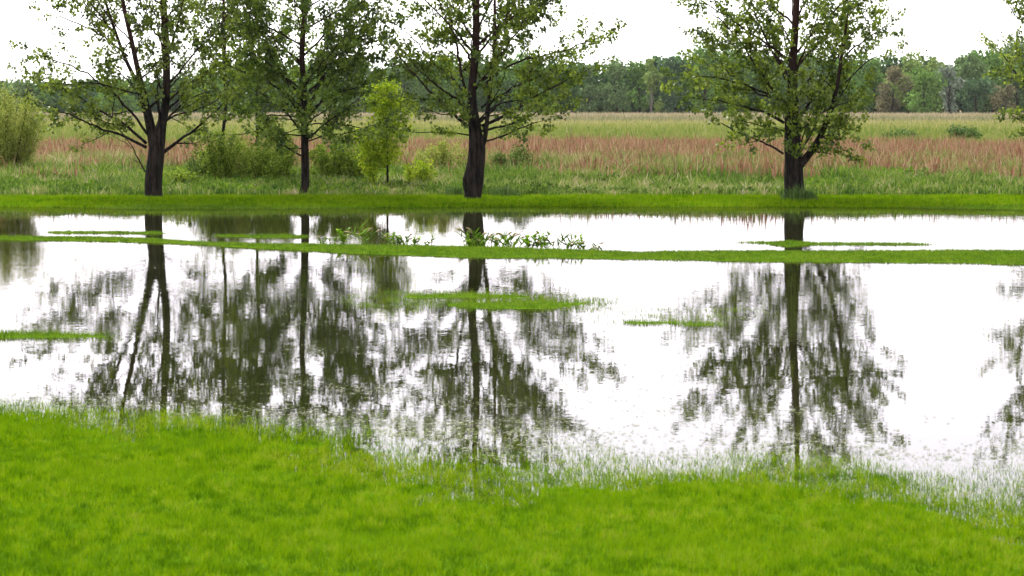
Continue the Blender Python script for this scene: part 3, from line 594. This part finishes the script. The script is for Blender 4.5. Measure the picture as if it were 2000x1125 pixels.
shrub('shrub', 'small leafy bush behind the right of the leftmost forked poplar', 'bush', 395, 60, 1.0, .85, 18, M_SHRUB, .065, 19, nleaf=1800, group=sh)
shrub('shrub', 'dark bush out in the meadow beyond the reddish band at right', 'bush', 1878, 118, 1.8, 1.0, 26, M_BLUE, .14, 20, nleaf=1600, group=sh)
shrub('shrub', 'low dark bush left of the broad poplar out beyond the reddish band', 'bush', 1755, 122, 2.2, .75, 22, M_BLUE, .14, 21, nleaf=1100, group=sh)

# grass clumps that stand out
def clump(label, px, Y, width, h, nb, mat, seed, name='grass_clump', wd=.014, group='clumps of tall grass at the meadow edge', lean=.55):
    global rng
    rng = np.random.default_rng(seed)
    X0 = pxX(px, Y); z0 = float(terrain(np.array([X0]), np.array([Y]))[0])
    x = np.clip(rng.normal(0, width / 4, nb), -width * .42, width * .42); y = rng.normal(0, min(width, 1.0) / 4, nb)
    hh = h * rng.uniform(.6, 1.1, nb) * np.exp(-(x / (width * .55)) ** 2)
    o = blades(name, x, y, np.full(nb, -.02), hh, wd * rng.uniform(.6, 1.4, nb), mat, lean, 2, droop=.5)
    o.location = (X0, Y, z0); return tag(o, label, 'grass clump', group)
clump('large dark bluish grass clump just left of the forked poplar', 228, 57.5, 1.4, .52, 900, M_BLUE, 31)
clump('dark green grass clump at the far left edge under the willow', 40, 57, 1.5, .34, 600, M_BLUE, 32)
clump('tall grass hugging the base of the broad right-hand poplar', 1560, 53.7, .9, .42, 520, M_BLUE, 33)
clump('tall grass along the left foot of the burled poplar', 888, 54.8, .6, .38, 300, M_BLUE, 34)
clump('tall dark grass along the right foot of the burled poplar', 985, 54.8, .8, .38, 380, M_BLUE, 35)
clump('dark green grass clump at the right edge of the meadow front', 1965, 57.5, 1.4, .5, 900, M_BLUE, 36)
clump('low dark grass clump midway between broad poplar and right edge', 1770, 56, 1.2, .28, 420, M_BLUE, 37)
clump('low green grass clump a little right of the broad poplar', 1650, 56, .9, .33, 340, M_BLUE, 38)
clump('low dark grass clump midway between the burled and the broad poplar', 1300, 56, .9, .26, 300, M_BLUE, 39)
clump('green grass clump left of the broad poplar', 1445, 56, 1.0, .30, 360, M_BLUE, 40)
clump('tufts of straw-tipped grass right of the slender second poplar', 640, 56, .9, .3, 300, M_WEED, 44)
clump('upright tan tuft of dead cattail in the weeds between burled and broad poplars', 1143, 60, .22, .62, 60, M_STRAW, 41, wd=.03, lean=.2)
for k, (px, Y, hh, lb) in enumerate([(1110, 70, 1.5, 'tall thin brown dead stalk in the meadow right of the burled poplar'), (1316, 60, .75, 'thin brown stalk standing in the weeds left of the broad poplar')]):
    rng = np.random.default_rng(900 + k); G = Geo(); X0 = pxX(px, Y); root = thing('dead_stalk', lb, 'stalk', (X0, Y, .1), 'dead stalks')
    Q = grow_path(np.zeros(3), np.array([0.03, 0, 1.]), hh, 8, wob=.08); G.tube(Q, np.linspace(.014, .006, 9), 5)
    G.build('stem', M_DEAD, root); G2 = Geo()
    for j in range(7):
        q = Q[3 + j * 5 // 7]; W = grow_path(q, side_dir(np.array([0, 0, 1.]), .6, j * 2.4), .18, 3); G2.tube(W, [.006, .005, .004, .004], 4)
    G2.build('side_shoot', M_DEAD, root)

# weeds on the dividing strip
def broad_weed(label, px, row, h, seed, nl=14, lw=.07, mat=None):
    global rng
    h *= 1.3; nl = int(nl * 1.8); lw *= .8
    rng = np.random.default_rng(seed); Y = rowY(row); X0 = pxX(px, Y); z0 = float(terrain(np.array([X0]), np.array([Y]))[0]); z0 = max(z0, -.02)
    root = thing('broadleaf_weed', label, 'weed', (X0, Y, z0), 'weeds growing on the grass strip')
    G = Geo(); V = []; Fq = []; T = []; n0 = 0
    nst = rng.integers(2, 5)
    for s in range(nst):
        Q = grow_path(np.array([rng.normal(0, .03), rng.normal(0, .03), -.02]), unit(np.array([rng.normal(0, .35), rng.normal(0, .2), 1.])), h * rng.uniform(.6, 1), 5, wob=.2)
        G.tube(Q, np.linspace(.006, .003, 6), 4)
        for t in np.linspace(.15, 1, nl // 2):
            f = t * 5; i = min(int(f), 4); q = Q[i] + (Q[i + 1] - Q[i]) * (f - i)
            az = rng.uniform(0, TAU); el = rng.uniform(.2, 1.1); l = lw * 2.0 * rng.uniform(.6, 1.2) * (1.2 - .5 * t); d = np.array([math.cos(az) * math.cos(el), math.sin(az) * math.cos(el), math.sin(el)])
            a = unit(np.cross(d, [0, 0, 1.])) * lw * .32; m1 = q + d * l * .35; m2 = q + d * l * .72 + np.array([0, 0, -.1 * l]); tp = q + d * l + np.array([0, 0, -.3 * l])
            V += [q, m1 - a, m1 + a, m2 - a * .8, m2 + a * .8, tp]; Fq.append([(n0, n0 + 1, n0 + 2), (n0 + 3, n0 + 5, n0 + 4)]); Fq[-1].append((n0 + 1, n0 + 3, n0 + 4)); Fq[-1].append((n0 + 1, n0 + 4, n0 + 2)); T += [rng.random()] * 6; n0 += 6
    G.build('stem', M_STRIP, root)
    mesh_np('foliage', np.array(V), [np.array([f for q in Fq for f in q])], mat or M_STRIP, root, attrs={'tint': T})
def reed_tuft(label, px, row, h, seed, ns=7, spread=.25):
    global rng
    rng = np.random.default_rng(seed); Y = rowY(row); X0 = pxX(px, Y); z0 = max(float(terrain(np.array([X0]), np.array([Y]))[0]), -.03)
    root = thing('wild_grass_tuft', label, 'grass tuft', (X0, Y, z0), 'wild grass tufts on the grass strip'); G = Geo(); G2 = Geo()
    for s in range(ns):
        p = np.array([rng.normal(0, spread / 2), rng.normal(0, .05), -.02]); d = unit(np.array([rng.normal(.1, .3), rng.normal(0, .2), 1.])); hh = h * rng.uniform(.5, 1.05)
        Q = [p]
        for j in range(7):
            d = unit(d + np.array([math.copysign(.13, d[0]) * (j / 3), 0, -.10 * j / 3])); Q.append(Q[-1] + d * hh / 7)
        Q = np.array(Q); G.tube(Q, np.linspace(.008, .005, 8), 3, tint=rng.random())
        if rng.random() < .6: G2.tube(Q[5:], [.007, .014, .004], 4, tint=.9)
        for j in (2, 3, 4):
            if rng.random() < .8:
                W = grow_path(Q[j], unit(np.array([rng.normal(0, .8), rng.normal(0, .4), .8])), hh * .35, 4, up=-.8, wob=.3); G.tube(W, [.008, .015, .012, .008, .002], 3, tint=rng.random() * .6)
    G.build('blade', M_STRIP, root); G2.build('seed_head', M_WEED, root)
broad_weed('tall leafy dock plant, leftmost weed on the grass strip', 672, 475, .30, 51, nl=22, lw=.085)
broad_weed('leafy weed at the left of the low thicket right of the lone dock', 768, 477, .18, 52, 16)
broad_weed('broad weed in the middle of the low thicket right of the lone dock', 786, 477, .15, 53, 14)
broad_weed('leafy weed at the right end of the low thicket right of the lone dock', 812, 477, .16, 54, 18)
broad_weed('low leafy weed in front of the burled trunk reflection', 918, 479, .14, 55, 14)
broad_weed('small leafy weed just right of the burled trunk reflection', 966, 480, .14, 56, 12)
broad_weed('leafy weed at the left of the large right-hand weed patch', 1000, 483, .17, 57, 16)
broad_weed('broad-leaved weed in the middle of the large right-hand weed patch', 1034, 485, .20, 58, 24, .09)
broad_weed('tallest broad-leaved weed of the large right-hand weed patch', 1050, 485, .28, 59, 20, .09)
broad_weed('leaning broad-leaved weed at the right of the large weed patch', 1070, 486, .22, 60, 12, .09)
broad_weed('small isolated weed at the right end of the weed row', 1134, 488, .20, 61, 14)
reed_tuft('fine wispy grass left of the lone dock plant', 645, 474, .22, 62, 6)
reed_tuft('tall bending wild grass stems right of the lone dock plant', 712, 475, .5, 63, 6, .12)
reed_tuft('wispy grass above the low thicket in the strip middle', 798, 477, .28, 64, 8)
reed_tuft('single curled stem between thicket and burled trunk reflection', 838, 478, .26, 65, 3, .08)
reed_tuft('tall grass tuft in front of the burled trunk reflection', 925, 478, .42, 66, 12, .16)
reed_tuft('drooping grass stems right of the burled trunk reflection', 958, 480, .32, 67, 12, .3)
reed_tuft('seeding grass stems left of the large weed patch', 990, 482, .36, 68, 12, .3)
reed_tuft('pale wispy grass stems right of the large weed patch', 1092, 487, .38, 69, 9, .25)
reed_tuft('short dark sprigs at the right end of the weed row', 1125, 488, .26, 70, 9, .25)
reed_tuft('tiny sprigs trailing off beyond the last isolated weed', 1160, 489, .13, 71, 6, .3)

# floating clippings on the near pool
rng = np.random.default_rng(77)
N = 90000
px = rng.uniform(-100, 2100, N); py = rng.uniform(545, 900, N); Y = rowY(py); X = pxX(px, Y)
den = np.clip(fbm(X * .8, Y * 2.2, 111, 4) - .54, 0, 1) * 14 * np.exp(-((px - 760) / 420) ** 2) * np.interp(py, [540, 580, 700, 800, 860], [.3, .6, .5, 1.0, 1.6])
den += np.clip(fbm(X * 1.0, Y * 3, 113, 4) - .45, 0, 1) * 6 * np.exp(-((px - 1560) / 190) ** 2) * (py > 800)
e0y = np.interp(px, E0[:, 0], E0[:, 1]); den += 2.2 * np.exp(-((py - e0y - 6) / 22) ** 2) * (.3 + 1.4 * fbm(X * 2, Y * 4, 115))
k = (rng.random(N) < den * .09) & (terrain(X, Y) < -.008)
X, Y = X[k], Y[k]; n_ = len(X); a = rng.normal(0, .5, n_); l = rng.uniform(.006, .024, n_); wd = rng.uniform(.0015, .004, n_)
ca, sa = np.cos(a), np.sin(a); zz = np.full(n_, .002)
V = np.stack([np.stack([X - ca * l, Y - sa * l, zz], -1), np.stack([X + sa * wd, Y - ca * wd, zz + .002], -1), np.stack([X + ca * l, Y + sa * l, zz + .001], -1), np.stack([X - sa * wd, Y + ca * wd, zz + .004], -1)], 1)
o = mesh_np('floating_clippings', V.reshape(-1, 3), [np.arange(n_ * 4).reshape(-1, 4)], M_CLIP, attrs={'tint': np.repeat(rng.random(n_), 4)})
tag(o, 'grass clippings and debris, painted pale for foam and wet glare, floating on the near pool', 'debris', kind='stuff')

# ------------------------------------------------------------------ far wood
def far_crown(cx, cy, z0, wdt, hgt, nlobe, nf, fs):
    P = []; 
    for i in range(nlobe):
        t = rng.uniform(.0, 1); env = math.sin(math.pi * (.18 + .74 * t)) ** .6
        lx = rng.normal(0, .22) * wdt * env; ly = rng.normal(0, .2) * wdt * env; lz = hgt * (.16 + .74 * t); lr = wdt * rng.uniform(.14, .24)
        n = nf // nlobe; v = rng.normal(0, 1, (n, 3)); v /= np.linalg.norm(v, axis=1)[:, None]
        P.append(np.array([lx, ly, lz]) + v * lr * rng.uniform(.55, 1.1, (n, 1)) * np.array([1, 1, 1.05]))
    P = np.concatenate(P); P[:, 2] = np.clip(P[:, 2], .2, None)
    return P + np.array([cx, cy, z0])
def tone(name, c, v=.45):
    c = np.array(c) * 1.5; return leafy(name, [(0, tuple(c * (1 - v))), (.5, tuple(c)), (1, tuple(c * (1 + v) + .01))], .25, .0)
TONE = {'dark green': tone('far_dark_green', (.042, .078, .020)), 'mid green': tone('far_mid_green', (.082, .145, .030)), 'light green': tone('far_light_green', (.135, .185, .05)),
        'brownish': tone('far_brownish', (.115, .105, .055)), 'silvery grey': tone('far_silver', (.13, .155, .12)), 'grey green': tone('far_grey_green', (.09, .135, .05)), 'bluish green': tone('far_blue_green', (.055, .095, .045))}
FT = [  # px, top row, width in photo px, tone, label
    (-60, 150, 90, 'mid green', 'distant tree just outside the left edge of the frame'),
    (40, 158, 75, 'grey green', 'grey green distant tree rising above the willow bush at far left'),
    (110, 172, 80, 'dark green', 'dark distant tree behind the left boughs of the forked poplar'),
    (175, 170, 80, 'bluish green', 'bluish distant tree behind the lower left limbs of the forked poplar'),
    (240, 155, 70, 'mid green', 'mid green distant tree just left of the forked trunk'),
    (345, 150, 80, 'dark green', 'dark distant tree just right of the forked trunk'),
    (430, 130, 90, 'mid green', 'distant tree behind the thin pale poplar stem'), (520, 120, 90, 'dark green', 'dark distant tree behind the left half of the dense second poplar'),
    (610, 120, 90, 'mid green', 'distant tree hidden behind the slender second trunk'), (700, 120, 90, 'grey green', 'grey green distant tree behind the slender gap poplar'),
    (790, 118, 80, 'grey green', 'greyish distant tree left of the burled poplar'), (860, 108, 90, 'mid green', 'tall green distant tree behind the left boughs of the burled poplar'),
    (950, 112, 80, 'dark green', 'dark distant tree directly behind the burled trunk'), (1020, 100, 80, 'mid green', 'mid green distant tree behind the right boughs of the burled poplar'),
    (1095, 118, 80, 'dark green', 'dark distant tree at the right rim of the burled poplar crown'), (1150, 124, 60, 'grey green', 'grey green tree at the left of the open tree line gap'),
    (1205, 115, 60, 'grey green', 'slightly grey distant tree in the open stretch left of the broad poplar'), (1250, 112, 50, 'mid green', 'mid green distant tree between the greyish one and the pale trunk'),
    (1272, 106, 42, 'light green', 'light green distant tree with a tall pale trunk'), (1318, 106, 60, 'bluish green', 'bluish distant tree right of the pale trunked one'),
    (1375, 84, 75, 'mid green', 'tall distant tree peeking over the left boughs of the broad poplar'), (1432, 92, 75, 'mid green', 'distant tree behind the middle left boughs of the broad poplar'),
    (1500, 105, 80, 'dark green', 'dark distant tree just left of the broad trunk'), (1575, 112, 80, 'grey green', 'distant tree just right of the broad trunk'),
    (1640, 110, 80, 'mid green', 'distant tree behind the right boughs of the broad poplar'), (1708, 98, 60, 'mid green', 'tall green tree just clear of the broad poplar on its right'),
    (1742, 135, 62, 'brownish', 'round brown leafless-looking tree in front of the right-hand wood'), (1772, 98, 62, 'light green', 'light green tree top above the round brown tree'),
    (1805, 140, 70, 'mid green', 'low bright bushy tree in front, right of the brown one'), (1830, 108, 58, 'light green', 'light green far tree above the silvery one'),
    (1852, 128, 46, 'silvery grey', 'small silvery grey tree in the right-hand wood'), (1892, 104, 60, 'grey green', 'grey green tree right of the silvery one'),
    (1905, 155, 66, 'bluish green', 'low bluish bushy tree at the foot of the right-hand wood'), (1938, 84, 70, 'mid green', 'tall tree left of the highest crown at the right edge'),
    (1985, 70, 80, 'grey green', 'highest distant crown at the right edge of the frame'), (1960, 160, 55, 'brownish', 'low brown bush tree near the right edge of the wood'),
    (2060, 80, 90, 'mid green', 'distant tree just outside the right edge of the frame'), (2140, 90, 90, 'dark green', 'dark distant tree well outside the right edge')]
for k, (px, top, wp, tn, lb) in enumerate(FT):
    rng = np.random.default_rng(1000 + k)
    Y = 402 + (k * 37 % 9) - (12 if top > 125 and px > 1700 else 0); X0 = pxX(px, Y); hgt = pyZ(top, Y) - .1; wdt = wp * Y / F * 1.25
    root = thing('distant_tree', lb, 'tree', (X0, Y, .1), 'trees of the far wood')
    P = far_crown(0, 0, 0, wdt, hgt, max(9, int(hgt * wdt / 5)), int(34 * hgt * wdt * .62) + 300, .4)
    leaves_mesh('crown', P, rng.uniform(.28, .62, len(P)), TONE[tn], root, .95, hang=.1, tints=np.clip(rng.normal(.5, .25, len(P)), 0, 1))
    G = Geo(); pale = 'with a tall pale trunk' in lb
    Q = grow_path(np.array([0, -wdt * .12, -.1]), np.array([0, 0, 1.]), hgt * .62, 6, wob=.05); G.tube(Q, np.linspace(.2, .06, 7), 6)
    for j in range(5):
        W = grow_path(Q[1 + j % 4], side_dir(np.array([0, 0, 1.]), .6, j * 2.4), hgt * .25, 4); G.tube(W, np.linspace(.08, .03, 5), 4)
    G.build('trunk', M_PALE if pale else M_TWIG, root)
rng = np.random.default_rng(5)
PP = []; 
for px in np.arange(-700, 2700, 26):
    top = np.interp(px, [-700, 0, 300, 430, 1000, 1150, 1330, 1400, 1500, 1700, 1850, 1960, 2700], [150, 172, 168, 140, 125, 126, 116, 105, 118, 112, 122, 98, 98]) + rng.normal(0, 5)
    Y = 425 + rng.uniform(-8, 12); P = far_crown(pxX(px, Y), Y, .1, 8.5, pyZ(top, Y), 14, 900, .5); PP.append(P)
nn_ = 26000; qx = rng.uniform(-700, 2700, nn_); qy = 420 + rng.uniform(0, 15, nn_)
PP.append(np.stack([pxX(qx, qy), qy, .1 + 6.0 * rng.random(nn_) ** 1.3], -1))
P = np.concatenate(PP)
o = leaves_mesh('distant_wood', P, rng.uniform(.5, 1.1, len(P)), TONE['dark green'], None, .95, hang=.1)
tag(o, 'dark mass of the wood behind the front trees of the tree line', 'wood', kind='stuff')

# ------------------------------------------------------------------ haze
hm, n, out = new_mat('haze_air'); pv = n.nodes.new('ShaderNodeVolumePrincipled'); pv.inputs['Density'].default_value = .00005
pv.inputs['Color'].default_value = (.9, .94, 1, 1); pv.inputs['Anisotropy'].default_value = .3
n.links.new(pv.outputs[0], out.inputs['Volume'])
x0, x1, y0, y1, z0, z1 = -400, 400, -60, 480, -1.2, 18
V = [(x, y, z) for z in (z0, z1) for y in (y0, y1) for x in (x0, x1)]
hz = mesh_np('haze', V, [np.array([[0, 2, 3, 1], [4, 5, 7, 6], [0, 1, 5, 4], [2, 6, 7, 3], [0, 4, 6, 2], [1, 3, 7, 5]])], hm)
tag(hz, 'thin pale air between the pools and the far wood', 'haze', kind='stuff')
